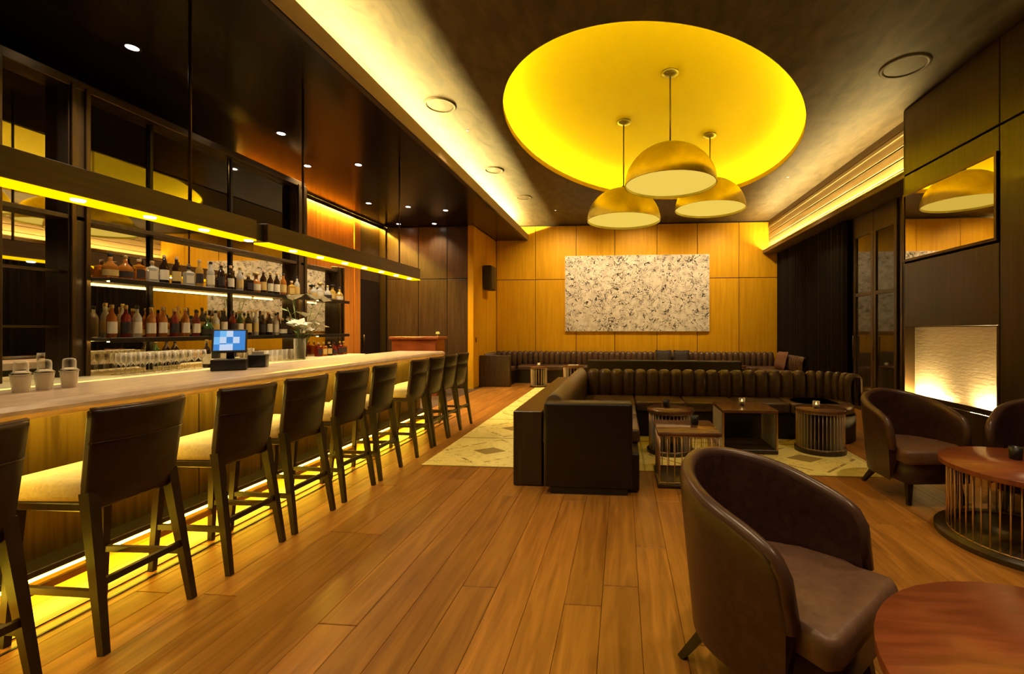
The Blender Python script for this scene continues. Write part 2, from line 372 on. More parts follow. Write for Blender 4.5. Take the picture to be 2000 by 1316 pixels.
# right soffit with stepped mouldings
rs = struct(MB().box(3.75, 4.7, 6.33, YB - .02, 3.44, 3.50, .006).build('ceiling_soffit', 'moulding'))
MB().box(3.75, 3.765, 6.33, YB - .02, 3.50, 3.535, .002).build('cove_lip', 'moulding', rs)
for k, (xa, za, zb) in enumerate(((3.90, 3.50, 3.64), (3.93, 3.64, 3.66), (3.90, 3.66, 3.80), (3.93, 3.80, 3.82), (3.90, 3.82, 3.96), (3.93, 3.96, 3.98), (3.90, 3.98, 4.12), (3.88, 4.12, 4.18), (3.93, 4.18, 4.20), (3.90, 4.20, ZC - .001))):
    MB().box(xa, xa + .10, 6.33, YB - .02, za, zb, .004).build('moulding', 'moulding', rs)
MB().box(3.775, 3.80, 6.36, YB - .05, 3.505, 3.52).build('led_strip', 'rcove_led', rs)
MB().box(4.30, 4.34, 6.33, YB - .02, 3.50, ZC - .001).build('cove_back', 'soffit_band', rs)

# ------------------------------------------------------------------ walls
wf = struct(MB().box(XL - .1, 4.7, YB, YB + .12, -.1, ZC).build('wall_far', 'soffit_dark'))
xs = [-3.52, -2.41, -1.27, -.20, .95, 2.03, 3.13, 4.185]; zs = [0, 2.80, ZC - .03]
for i in range(7):
    for j in range(2):
        MB().box(xs[i] + .008, xs[i + 1] - .008, YB - .03, YB, zs[j] + .008, zs[j + 1] - .008, .003).build('panel', 'amber_wood', wf)
wr = struct(MB().box(-3.66, -3.55, 10.48, YB, 0, ZS - .001).build('wall_return', 'soffit_dark'))
for a, b in ((10.49, 11.46), (11.475, YB - .035)):
    MB().box(-3.55, -3.525, a, b, .01, ZS - .01, .003).build('panel', 'amber_wood', wr)
MB().box(-3.66, -3.525, 10.455, 10.48, 0, ZS - .005).build('edge_trim', 'amber_wood', wr)
MB().box(-3.524, -3.518, 10.62, 10.68, 1.10, 1.22, .002).build('switch_plate', 'bronze_frame', wr)
wd = struct(MB().box(XL, -3.66, 10.55, 10.65, 0, ZS - .001).build('wall_bar_end', 'soffit_dark'))
for a, b in ((-5.70, -4.92), (-4.905, -4.20), (-4.185, -3.68)):
    for za, zb in ((.02, 2.62), (2.635, ZS - .01)): MB().box(a, b, 10.52, 10.55, za, zb, .003).build('panel', 'dark_wood', wd)
MB().box(XL + .01, -5.72, 10.47, 10.55, 0, ZS - .01, .004).build('post', 'bronze_frame', wd)
wl = struct(MB().box(XL - .12, XL, YN, 10.6, 0, ZC).build('wall_left', 'soffit_dark'))
for a, b in ((6.4, 7.30), (7.31, 8.20), (8.21, 9.40)): MB().box(XL, XL + .03, a, b, .02, ZS - .03, .003).build('panel', 'orange_wood', wl)
MB().box(XL, XL + .03, 9.66, 10.46, 2.55, ZS - .03, .003).build('panel', 'dark_wood', wl)
MB().box(XL, XL + .05, 9.42, 9.64, .0, ZS - .03, .003).build('post', 'orange_wood', wl)
MB().box(XL + .04, XL + .06, 6.4, 10.42, ZS - .022, ZS - .008).build('led_strip', 'orange_led', wl)
MB().box(XL + .13, XL + .15, 6.4, 10.46, ZS - .075, ZS - .002).build('cove_lip', 'soffit_dark', wl)
d1 = struct(MB().box(XL, XL + .04, 9.66, 10.46, .01, 2.53, .004).build('door_1', 'black_leather'))
MB().tube([(XL + .07, 9.75, 1.0), (XL + .07, 9.75, 1.3)], .012).build('door_handle', 'bronze_frame', d1)
wn = struct(MB().box(XL, 4.7, YN - .1, YN, 0, ZC).build('wall_near', 'dark_wood'))
# pier on the right with cladding, mirror, glowing niche
wp = struct(MB().box(XP + .14, 4.7, YN, 6.30, 0, ZC - .001).build('wall_pier', 'soffit_dark'))
yb = [6.32, 4.80, 3.30, 1.80, .30, -1.20, YN + .02]
for i in range(6):
    y1, y0 = yb[i] - .006, yb[i + 1] + .006
    rowsz = [(.0, .54), (1.46, 2.29), (3.19, 3.44), (3.455, ZC - .01)] if i == 0 else [(0, 3.44), (3.455, ZC - .01)]
    for za, zb in rowsz: MB().box(XP, XP + .14, y0, y1, za + .004, zb - .004, .003).build('panel', 'pillar_wood', wp)
for ya, yc in ((6.29, 6.32), (4.80, 4.83)): MB().box(XP - .004, XP + .14, ya, yc, .54, 1.46).build('niche_jamb', 'bronze_frame', wp)
MB().box(XP, 4.66, 6.30, 6.325, 0, ZC - .01).build('end_panel', 'dark_wood', wp)
MB().box(XP + .12, XP + .139, 4.83, 6.29, .545, 1.455).build('niche_back', 'ripple_metal', wp)
MB().box(XP - .004, XP + .012, 4.83, 6.29, .54, .60).build('niche_lip', 'bronze_frame', wp)
for ya, yc in ((4.86, 5.22), (5.78, 6.26)): MB().box(XP + .03, XP + .06, ya, yc, .552, .562).build('led_strip', 'fire_led', wp)
mi = tag(MB().box(XP - .010, XP - .002, 4.845, 6.285, 2.34, 3.165).build('wall_mirror', 'mirror'), 'large wall mirror reflecting the gold pendant lamps, on the right pier', 'mirror')
m = MB()
for q in ((4.815, 4.845, 2.31, 3.195), (6.285, 6.312, 2.31, 3.195), (4.845, 6.285, 2.31, 2.34), (4.845, 6.285, 3.165, 3.195)): m.box(XP - .02, XP - .001, *q)
m.build('mirror_frame', 'bronze_frame', mi)
wR = struct(MB().box(XR + .02, 4.7, 6.33, YB, 0, 3.44).build('wall_right', 'soffit_dark'))
for k in range(11):
    MB().box(XR - .005, XR + .02, 6.36 + k * .08, 6.42 + k * .08, .0, 3.43, .003).build('slat', 'dark_wood', wR)
def glazed_door(n, y0, y1):
    d = struct(MB().box(XR - .02, XR + .019, y0, y1, .0, .30, .004).build('door_%d' % n, 'dark_wood'))
    m = MB()
    for q in ((y0, y0 + .07, .30, 3.05), (y1 - .07, y1, .30, 3.05), (y0, y1, 3.05, 3.42), (y0 + .07, y1 - .07, 2.0, 2.06)): m.box(XR - .02, XR + .019, *q, .003)
    m.build('door_frame', 'dark_wood', d)
    MB().box(XR, XR + .006, y0 + .07, y1 - .07, .30, 2.0).build('pane', 'door_glass', d); MB().box(XR, XR + .006, y0 + .07, y1 - .07, 2.06, 3.05).build('pane', 'door_glass', d)
    MB().tube([(XR - .05, y1 - .05, .9), (XR - .05, y1 - .05, 1.3)], .011).build('door_handle', 'bronze_frame', d)
glazed_door(2, 7.28, 7.92); glazed_door(3, 7.93, 8.57)
m = MB(); rows = [[], []]; rb = [[], []]
n = 260
for i in range(n):
    y = 8.64 + (YB - .12 - 8.64) * i / (n - 1); dx = .045 * math.sin(i * .62) + .012 * math.sin(i * 1.7)
    for k, z in enumerate((.03, 3.42)): rows[k].append((XR - .10 + dx, y, z)); rb[k].append((XR - .088 + dx, y, z))
m.grid(rows); m.grid(rb); cu = tag(m.build('curtain', 'curtain_cloth'), 'dark floor-length curtain hanging in folds along the right wall', 'curtain')

# ------------------------------------------------------------------ art and wall speaker
pa = thing('painting', 'wide white canvas splattered with black paint on the amber far wall', 'painting', (.385, YB - .05, 2.40))
MB().box(-1.955, 1.955, -.03, .018, -1.04, 1.04, .004).build('canvas', 'canvas_edge', pa)
MB().box(-1.95, 1.95, -.034, -.030, -1.035, 1.035).build('painted_face', 'splatter_canvas', pa)
sp = thing('wall_speaker', 'dark brown loudspeaker mounted on the amber side wall', 'speaker', (-3.40, 11.35, 2.42))
MB().box(-.10, .10, -.22, .22, 0, .62, .02, 2).build('cabinet', 'speaker_box', sp)
MB().box(.10, .112, -.20, .20, .03, .59, .01, 2).build('grille', 'black_plastic', sp)
MB().box(-.125, -.10, -.05, .05, .2, .4).build('bracket', 'dark_metal', sp)

# ------------------------------------------------------------------ pendants
for (lx, ly, zl, lab) in ((.657, 6.25, 3.39, 'largest-looking gold dome pendant lamp, hanging nearest, in the middle of the three'),
                          (.026, 7.68, 3.25, 'gold dome pendant lamp hanging lowest, leftmost of the three'),
                          (1.575, 8.27, 3.57, 'gold dome pendant lamp hanging farthest back, rightmost of the three')):
    t = thing('pendant_lamp', lab, 'pendant lamp', (lx, ly, zl), 0, 'gold dome pendants in the oval recess')
    r0 = .62; prof = [(r0, 0)] + [(r0 * math.cos(R(a)), .56 * math.sin(R(a))) for a in range(6, 87, 5)] + [(.03, .56)]
    inn = [(r0 - .012, 0)] + [((r0 - .012) * math.cos(R(a)), .545 * math.sin(R(a))) for a in range(6, 87, 8)]
    m = MB(); m.lathe(prof, 48, cap=False); m.lathe(inn, 48, cap=False); m.lathe([(r0 - .012, 0), (r0, 0)], 48, cap=False)
    m.build('shade', 'gold_leaf', t)
    MB().lathe([(r0 - .014, .035), (r0 - .014, .045)], 48).build('diffuser', 'diffuser', t)
    dv = Vector((lx - CX, ly - CY)); rr = math.hypot(dv.dot(EU) / (EA * 1.08), dv.dot(EV) / (EB * 1.08)); zt = dome_z(rr) - zl
    MB().tube([(0, 0, .55), (0, 0, zt - .03)], .011).build('stem', 'rod_metal', t)
    MB().lathe([(.035, .545), (.03, .60), (.013, .61)], 16).build('ferrule', 'rod_metal', t)
    MB().lathe([(.012, zt - .06), (.06, zt - .045), (.115, zt - .03), (.115, zt + .01)], 24).build('canopy', 'rod_metal', t)

# ------------------------------------------------------------------ downlights, ceiling speakers
def downlight(x, y, z, label, r, power, group, ang=110, lens='lamp_white', col=(1, .78, .48), tilt=0):
    t = thing('downlight', label, 'downlight', (x, y, z), 0, group)
    MB().lathe([(r, 0), (r * 1.35, -.004), (r * 1.4, 0)], 20, cap=False).build('trim_ring', 'dark_metal', t)
    MB().lathe([(r, -.002), (r, .0)], 20).build('lens', lens, t)
    if power: spot(t, (0, 0, -.02), power, col, ang, tilt=tilt)
where = ['nearest the camera above the bar aisle', 'above the bar aisle, second from the camera', 'left of the pair by the bar end', 'right of the pair by the bar end',
         'left of three before the end wall', 'middle of three before the end wall', 'right of three before the end wall',
         'left of two closest the end wall', 'right of two closest the end wall']
for (x, y), wh in zip(((-4.29, 3.6), (-4.30, 5.35), (-4.76, 6.45), (-3.96, 6.47), (-4.97, 8.47), (-4.32, 8.79), (-3.67, 9.12), (-5.25, 10.2), (-4.40, 10.25)), where):
    downlight(x, y, ZS, 'white downlight in the black bar ceiling, ' + wh, .045, P_BARSPOT, 'downlights over the bar')
pin = [(-1.75, 1.2, 'left, out of the picture overhead'), (2.4, 1.0, 'right, out of the picture overhead'), (-2.25, 6.4, 'left strip, beside the round speaker'), (-1.62, 10.9, 'close to the far wall, left of the lamps'),
       (3.15, 8.9, 'right strip, behind the lamps'), (-1.9, 3.6, 'left strip nearest the bar stools'), (2.7, 3.4, 'right side over the round tables'), (.4, 1.6, 'overhead in the middle, out of the picture'),
       (.45, 10.9, 'close to the far wall, behind the lamps'), (2.75, 10.9, 'close to the far wall, at the right')]
for i, (x, y, wh) in enumerate(pin):
    far = y > 10.5
    downlight(x, y, ZC, 'pinhole downlight in the gold leaf ceiling, ' + wh, .022, P_WALL if far else P_SPOT, 'pinhole downlights in the lounge ceiling', 120 if far else 100, 'spot_dim', (1, .72, .38), 30 if far else 0)
for (x, y, r, lab) in ((-2.34, 5.64, .20, 'round ceiling speaker in the glowing strip above the bar stools, nearest of three'), (-2.32, 8.03, .17, 'round ceiling speaker in the left glowing strip, middle of three'),
                       (-2.15, 9.75, .17, 'round ceiling speaker in the left glowing strip, nearest the far wall'), (3.10, 5.25, .24, 'large round ceiling speaker at the right, near the dark pier')):
    t = thing('ceiling_speaker', lab, 'speaker', (x, y, ZC), 0, 'round speakers in the lounge ceiling')
    MB().lathe([(r * .82, 0), (r * .86, -.016), (r, -.012), (r * 1.02, 0)], 32, cap=False).build('ring', 'ceiling_leaf', t)
    MB().lathe([(r * .82, -.006), (r * .82, 0)], 32).build('grille', 'ceiling_leaf', t)

# ------------------------------------------------------------------ bar counter
bc = thing('bar_counter', 'long bar with pale stone counter and glowing bronze front', 'bar', (-3.3, 3.2, 0))
Y0, Y1 = -1.0, 7.05
W(bc, MB().box(-3.56, -3.27, Y0, Y1 - .06, .10, 1.0), 'body', 'dark_wood')
prof = [(-3.62, 1.0), (-3.62, 1.07), (-2.90, 1.07), (-2.865, 1.062), (-2.845, 1.04), (-2.845, 1.02), (-2.862, 1.0), (-2.90, .985), (-3.05, .985), (-3.05, 1.0)]
m = MB(); m.grid([[(a, y, z) for a, z in prof] for y in (Y0, Y1)], True, False); nP = len(prof)
m.f += [tuple(range(nP)), tuple(range(nP, 2 * nP))]; m.sm += [False, False]
W(bc, m, 'counter_top', 'counter_stone')
y = Y0
while y < Y1 - .1:
    e = min(y + .60, Y1 - .06); W(bc, MB().box(-3.27, -3.245, y + .004, e - .004, .10, .985, .003), 'front_panel', 'bronze_panel'); y += .60
W(bc, MB().box(-3.50, -3.33, Y0, Y1 - .08, 0, .10), 'toe_kick', 'dark_metal')
W(bc, MB().box(-3.27, -3.08, Y0, Y1 - .06, .118, .155, .004), 'foot_ledge', 'dark_metal')
W(bc, MB().box(-3.15, -3.082, Y0, Y1 - .1, .102, .117), 'led_strip', 'toe_led')
W(bc, MB().box(-3.04, -3.01, Y0, Y1 - .1, .972, .983), 'led_strip', 'under_led')
W(bc, MB().box(-3.56, -3.245, Y1 - .06, Y1 - .03, 0, 1.0, .003), 'end_panel', 'dark_wood')

# hanging beam over the bar
hb = thing('hanging_light_beam', 'long dark wood beam with yellow light strip hung over the bar', 'light fixture', (-3.25, 3.4, 2.2))
for a, b in ((-.6, 3.70), (3.82, 6.92)):
    W(hb, MB().box(-3.36, -3.20, a, b, 2.215, 2.385, .004), 'beam', 'beam_wood')
    W(hb, MB().box(-3.345, -3.198, a + .01, b - .01, 2.198, 2.215), 'led_strip', 'beam_led')
W(hb, MB().box(-3.33, -3.24, 3.70, 3.82, 2.22, 2.37), 'joint', 'dark_metal')
for y in (1.2, 3.16, 4.38, 6.40): W(hb, MB().tube([(-3.28, y, 2.38), (-3.28, y, ZS)], .011), 'hanger', 'bronze_frame')
for y in (1.5, 1.95, 2.41, 2.82, 3.22, 3.64, 4.17, 4.57, 5.0, 5.4, 5.8, 6.2, 6.6):
    W(hb, MB().lathe([(.030, 2.188), (.034, 2.198)], 16, c=(-3.225, y)), 'lamp', 'lamp_white')

# ------------------------------------------------------------------ back bar
bb = thing('back_bar', 'dark framed mirrored back bar with lit counter and bottle shelves', 'shelving', (-4.75, 4.4, 0))
BY0, BY1, BY2 = .6, 6.42, 7.45
W(bb, MB().box(-4.98, -4.46, BY0, BY2, 0, .96), 'cabinet', 'dark_wood')
W(bb, MB().box(-4.98, -4.43, BY0, BY2, .96, 1.0, .004), 'counter_top', 'lit_counter')
W(bb, MB().box(-4.432, -4.424, BY0 + .05, BY2 - .05, .925, .998), 'edge_light', 'edge_glow')
W(bb, MB().box(-4.99, -4.98, BY0, BY2, 1.0, 2.45), 'backing', 'dark_wood')
bays = [(.66, 1.80), (1.95, 2.98), (3.13, 3.56), (3.72, 4.32), (4.36, 5.30), (5.34, 6.36), (6.56, 7.34)]
for i, (a, b) in enumerate(bays):
    W(bb, MB().box(-4.978, -4.970, a, b, 1.0, 2.40), 'mirror_panel', 'mirror')
    if i < 6: W(bb, MB().box(-4.978, -4.970, a, b, 2.44, 3.58), 'mirror_panel', 'dark_mirror' if i > 2 else 'mirror')
for a, b, top in ((.60, .66, 3.62), (1.80, 1.95, 3.62), (2.98, 3.13, 3.62), (3.56, 3.72, 3.62), (6.36, 6.56, 3.62), (7.34, 7.50, 2.5)):
    p = W(bb, MB().box(-4.98, -4.86, a, b, 1.0, top, .004), 'post', 'dark_wood')
    w3 = (b - a) / 3
    for k in (0, 2): W(p, MB().box(-4.86, -4.835, a + w3 * k + .008, a + w3 * (k + 1) - .008, 1.0, top - .01, .004), 'reed', 'bronze_frame')
for y in (4.325, 5.305): W(bb, MB().box(-4.97, -4.945, y, y + .03, 1.0, 3.58), 'mullion', 'dark_metal')
W(bb, MB().box(-4.98, -4.85, BY0, BY1 + .12, 3.58, 3.66, .004), 'top_rail', 'bronze_frame')
W(bb, MB().box(-4.98, -4.86, BY0, BY2, 2.40, 2.44, .003), 'rail', 'dark_wood')
for a, b in ((3.72, 6.36), (6.56, 7.34)):
    for z in (1.345, 1.90):
        s = W(bb, MB().box(-4.965, -4.66, a, b, z - .028, z, .003), 'shelf', 'shelf_glass')
        W(s, MB().box(-4.70, -4.685, a + .01, b - .01, z - .038, z - .030), 'led_strip', 'shelf_led'); W(s, MB().box(-4.660, -4.648, a, b, z - .045, z + .002, .002), 'shelf_edge', 'dark_metal')
for z in (1.44, 1.93): W(bb, MB().box(-4.97, -4.94, 3.13, 3.56, z, z + .02), 'glazing_bar', 'bronze_frame')

# bottles -------------------------------------------------
SHAPES = {  # radius, body height, shoulder height, neck radius, total height
    'tall': (.037, .19, .235, .014, .31), 'square': (.045, .145, .165, .016, .22), 'wine': (.037, .18, .225, .0135, .30),
    'squat': (.052, .11, .15, .018, .215), 'round': (.058, .10, .155, .016, .235), 'slim': (.031, .21, .25, .013, .33), 'decanter': (.050, .14, .17, .02, .26)}
_bm = {}
def bottle_mesh(shape, glass):
    key = (shape, glass)
    if key not in _bm:
        r, hb_, hs, rn, ht = SHAPES[shape]; n = 4 if shape == 'square' else 14; k = 1.25 if shape == 'square' else 1
        prof = [(r * k * .9, 0), (r * k, .008), (r * k, hb_), (r * k * .82, hb_ + (hs - hb_) * .45), (rn * 1.25, hs), (rn, hs + .01), (rn, ht - .03)]
        m = MB(); m.lathe(prof, n)
        if n == 4: m.sm = [False] * len(m.sm); m.v = [((a - b) * .7071, (a + b) * .7071, z) for a, b, z in m.v]
        _bm[key] = m.mesh('glass', glass)
    return _bm[key]
def cap_mesh(shape, mat_):
    key = ('cap', shape, mat_)
    if key not in _bm:
        r, hb_, hs, rn, ht = SHAPES[shape]; k = 1.9 if shape == 'decanter' else 1.15
        _bm[key] = MB().lathe([(rn * 1.1, ht - .032), (rn * k, ht - .026), (rn * k, ht - .004), (rn * k * .8, ht)], 10).mesh('cap', mat_)
    return _bm[key]
def label_mesh(shape, mat_):
    key = ('lab', shape, mat_)
    if key not in _bm:
        r, hb_, hs, rn, ht = SHAPES[shape]
        if shape == 'square': m = MB().box(r * .89, r * .89 + .003, -r * .7, r * .7, hb_ * .2, hb_ * .8)
        else:
            m = MB(); A = [R(a) for a in range(-75, 76, 15)]
            m.grid([[((r + .001) * math.cos(a), (r + .001) * math.sin(a), z) for a in A] for z in (hb_ * .22, hb_ * .80)])
        _bm[key] = m.mesh('label', mat_)
    return _bm[key]
GL = ['bottle_amber', 'bottle_clear', 'bottle_honey', 'bottle_dark', 'bottle_green', 'bottle_red']
GN = {'bottle_amber': 'amber', 'bottle_clear': 'clear', 'bottle_honey': 'honey yellow', 'bottle_dark': 'dark brown', 'bottle_green': 'dark green', 'bottle_red': 'deep red'}
LB = ['paper_label', 'gold_label', 'dark_label', None]
LN = {'paper_label': 'with cream label', 'gold_label': 'with gold label', 'dark_label': 'with black label', None: 'without label'}
def bottle(x, y, z, shape, glass, lab, cap, label, group):
    t = thing('liquor_bottle', label, 'bottle', (x, y, z), random.uniform(-.25, .25) - .5, group)
    inst('glass', bottle_mesh(shape, glass), t, (0, 0, 0)); inst('cap', cap_mesh(shape, cap), t, (0, 0, 0))
    if lab: inst('label', label_mesh(shape, lab), t, (0, 0, 0))
def row(y0, y1, z, x, step, place, group, shapes, glasses, caps=('cap_black', 'cap_gold', 'cork')):
    y = y0; k = 0
    while y < y1:
        s = random.choice(shapes); g = random.choice(glasses); lb = random.choice(LB[:3] if random.random() < .8 else LB); c = random.choice(caps)
        bottle(x + random.uniform(-.008, .008), y, z, s, g, lb, c, '%s %s bottle, %s from the left, %s' % (GN[g], s, ORD[k], place), group)
        y += step * random.uniform(.92, 1.15); k += 1
row(3.80, 6.30, 1.90, -4.76, .125, 'upper shelf front row', 'bottles on the upper back bar shelf', ['tall', 'square', 'squat', 'round', 'wine', 'decanter'], ['bottle_amber', 'bottle_clear', 'bottle_honey', 'bottle_dark', 'bottle_clear', 'bottle_amber'])
row(3.80, 6.30, 1.345, -4.73, .115, 'lower shelf front row', 'bottles on the lower back bar shelf', ['tall', 'wine', 'slim', 'round', 'tall', 'wine'], ['bottle_dark', 'bottle_green', 'bottle_amber', 'bottle_red', 'bottle_dark', 'bottle_clear'])
row(3.86, 6.30, 1.345, -4.88, .135, 'lower shelf back row', 'bottles on the lower back bar shelf', ['tall', 'slim', 'slim', 'round'], ['bottle_clear', 'bottle_honey', 'bottle_amber', 'bottle_dark'])
row(6.62, 7.30, 1.90, -4.78, .15, 'upper shelf of narrow end bay', 'bottles in the end bay', ['round', 'squat', 'decanter'], ['bottle_clear', 'bottle_honey'])
row(6.62, 7.30, 1.0, -4.70, .13, 'counter of narrow end bay', 'bottles in the end bay', ['squat', 'square'], ['bottle_red', 'bottle_dark', 'bottle_amber'])
row(4.62, 5.02, 1.0, -4.60, .11, 'on the back counter behind the till', 'bottles on the back counter', ['tall', 'wine'], ['bottle_dark', 'bottle_green'])
# wine glasses and tumblers on the back counter
wg = MB().lathe([(.034, 0), (.034, .003), (.006, .007), (.004, .012), (.004, .085), (.012, .095), (.036, .125), (.041, .155), (.036, .205), (.034, .205), (.039, .155), (.034, .127), (.010, .098)], 16, cap=False).mesh('wine_glass', 'clear_glass')
for r_, (xx, n, nm) in enumerate(((-4.54, 10, 'front'), (-4.63, 9, 'middle'), (-4.72, 9, 'back'))):
    for k in range(n):
        o = inst('wine_glass', wg, None, (xx, 3.76 + k * .083 + .03 * r_, 1.0))
        tag(o, 'clear stemmed wine glass, %s from the left in the %s row on the back counter' % (ORD[k], nm), 'glass', 'wine glasses on the back counter')
tg = MB().lathe([(.030, 0), (.036, .15), (.034, .15), (.028, .006), (.001, .006)], 16, cap=False).mesh('highball_glass', 'clear_glass')
for k in range(9):
    o = inst('highball_glass', tg, None, (-4.58, 5.42 + k * .085, 1.0))
    tag(o, 'tall clear highball glass, %s from the left in the row beside the vase' % ORD[k], 'glass', 'highball glasses on the back counter')
tr = thing('garnish_tray', 'low tray of garnish jars on the back counter behind the till', 'tray', (-4.56, 4.82, 1.0))
# (the rack stands right of the wine glasses)
MB().box(-.05, .05, -.20, .20, 0, .02, .004).build('tray', 'dark_metal', tr)
for k in range(4): MB().lathe([(.034, .02), (.036, .09), (.03, .095)], 14, c=(0, -.14 + k * .095)).build('jar', 'lit_counter', tr)

# three lidded glass jars on the bar
for k, (jx, jy, lab) in enumerate(((-3.40, 2.27, 'glass jar of pale sugar on the bar, leftmost of three'), (-3.40, 2.375, 'glass jar of pale sugar on the bar, middle of three'), (-3.40, 2.495, 'glass jar of pale sugar on the bar, rightmost of three'))):
    t = thing('glass_jar', lab, 'jar', (jx, jy, 1.07), 0, 'glass jars on the bar')
    MB().lathe([(.030, 0), (.031, .004), (.038, .095), (.038, .10), (.030, .115), (.024, .12)], 20).build('filling', 'white_wax', t)
    m = MB(); m.lathe([(.033, 0), (.041, .10), (.041, .108), (.030, .118), (.030, .16), (.026, .175), (.012, .18)], 20, cap=False); m.build('glass', 'clear_glass', t)
    MB().lathe([(.042, .098), (.044, .104), (.042, .11)], 20, cap=False).build('rim_band', 'steel', t)

# till (point of sale terminal)
ts = thing('till_terminal', 'black till with tilted blue touch screen on the bar', 'till', (-3.42, 3.66, 1.07), R(38)); ts.scale = (.82, .82, .9)
MB().box(-.15, .15, -.13, .16, 0, .11, .012, 2).build('cash_box', 'black_plastic', ts)
MB().bar((0, .06, .10), (0, .05, .24), .07, .06, .05, .04).build('stand', 'black_plastic', ts)
m = MB(); bm = bmesh.new(); bmesh.ops.create_cube(bm, size=1.0, matrix=Matrix.Translation((0, 0, .28)) @ Matrix.Rotation(R(-24), 4, 'X') @ Matrix.Diagonal((.30, .03, .24, 1)))
bmesh.ops.bevel(bm, geom=list(bm.edges), offset=.006, segments=1, affect='EDGES'); m.bm(bm); m.build('screen_housing', 'black_plastic', ts)
m = MB(); bm = bmesh.new(); bmesh.ops.create_cube(bm, size=1.0, matrix=Matrix.Translation((0, 0, .28)) @ Matrix.Rotation(R(-24), 4, 'X') @ Matrix.Translation((0, -.0165, .0)) @ Matrix.Diagonal((.265, .002, .205, 1)))
m.bm(bm); m.build('screen', 'screen_base', ts)
pr = thing('receipt_printer', 'small black receipt printer beside the till', 'printer', (-3.42, 3.97, 1.07), R(30))
MB().box(-.07, .07, -.08, .08, 0, .12, .012, 2).build('case', 'black_plastic', pr); MB().box(-.045, .045, -.02, .0, .12, .15, .001).build('receipt', 'paper_label', pr)

# vase of flowers
vz = thing('flower_vase', 'tall glass vase of white lilies at the far end of the back counter', 'vase', (-4.22, 5.62, 1.0))
vz.location = (-4.45, 5.88, 1.0); vz.scale = (1.25, 1.25, .98)
MB().lathe([(.050, 0), (.055, .01), (.060, .30), (.056, .30), (.050, .015), (.001, .012)], 20, cap=False).build('vase', 'clear_glass', vz)
MB().lathe([(.048, .016), (.054, .20)], 18).build('water', 'bottle_clear', vz)
random.seed(11)
petal = None
for k in range(15):
    a = random.uniform(0, 6.28); sp_ = random.uniform(.06, .27); h = random.uniform(.40, .66) if k % 3 else random.uniform(.68, .86)
    top = Vector((sp_ * math.cos(a) * .9 + .03, sp_ * math.sin(a), h)); base = Vector((random.uniform(-.03, .03), random.uniform(-.03, .03), .03))
    mid = base.lerp(top, .55) + Vector((0, 0, .06)); st = MB().tube([base, mid, top], .004, 5).build('stem', 'stem_green', vz)
    m = MB(); nrm = (top - mid).normalized(); u = nrm.orthogonal().normalized(); v = nrm.cross(u)
    if k % 4 == 3:
        for q in range(5):
            b0 = mid.lerp(top, q / 5); d = (u * math.cos(q * 2.1) + v * math.sin(q * 2.1)) * .10 + nrm * .06; s_ = nrm.cross(d).normalized() * .018
            m.add([b0, b0 + d * .5 + s_, b0 + d, b0 + d * .5 - s_], [(0, 1, 2, 3)])
        m.build('leaf_spray', 'leaf_green', st)
    else:
        for q in range(6):
            ca, sa = math.cos(q * 1.047), math.sin(q * 1.047); d = u * ca + v * sa; s_ = (v * ca - u * sa)
            L = random.uniform(.085, .13); pts = [top, top + d * L * .35 + nrm * L * .5 + s_ * .034, top + d * L * .9 + nrm * L * .55, top + d * L * .35 + nrm * L * .5 - s_ * .034]
            m.add(pts, [(0, 1, 2, 3)], True)
        m.build('bloom', 'petal_white', st)
random.seed(21)

# host stand at the far end
hs = thing('host_stand', 'red brown wooden host stand behind the far end of the bar', 'stand', (-4.43, 9.5, 0))
MB().box(-.50, .50, -.22, .22, 0, 1.20, .006).build('body', 'red_wood', hs)
MB().box(-.55, .55, -.26, .26, 1.20, 1.26, .008).build('top', 'red_wood', hs)
MB().box(-.48, .48, -.232, -.22, .08, 1.12, .003).build('front_panel', 'red_wood', hs)
tl = thing('table_lamp', 'tiny table lamp glowing on the red brown host stand', 'lamp', (-3.98, 9.45, 1.26))
MB().lathe([(.04, 0), (.04, .01), (.008, .015), (.008, .07)], 12).build('base', 'brass', tl); MB().lathe([(.045, .06), (.03, .11)], 14).build('shade', 'diffuser', tl)

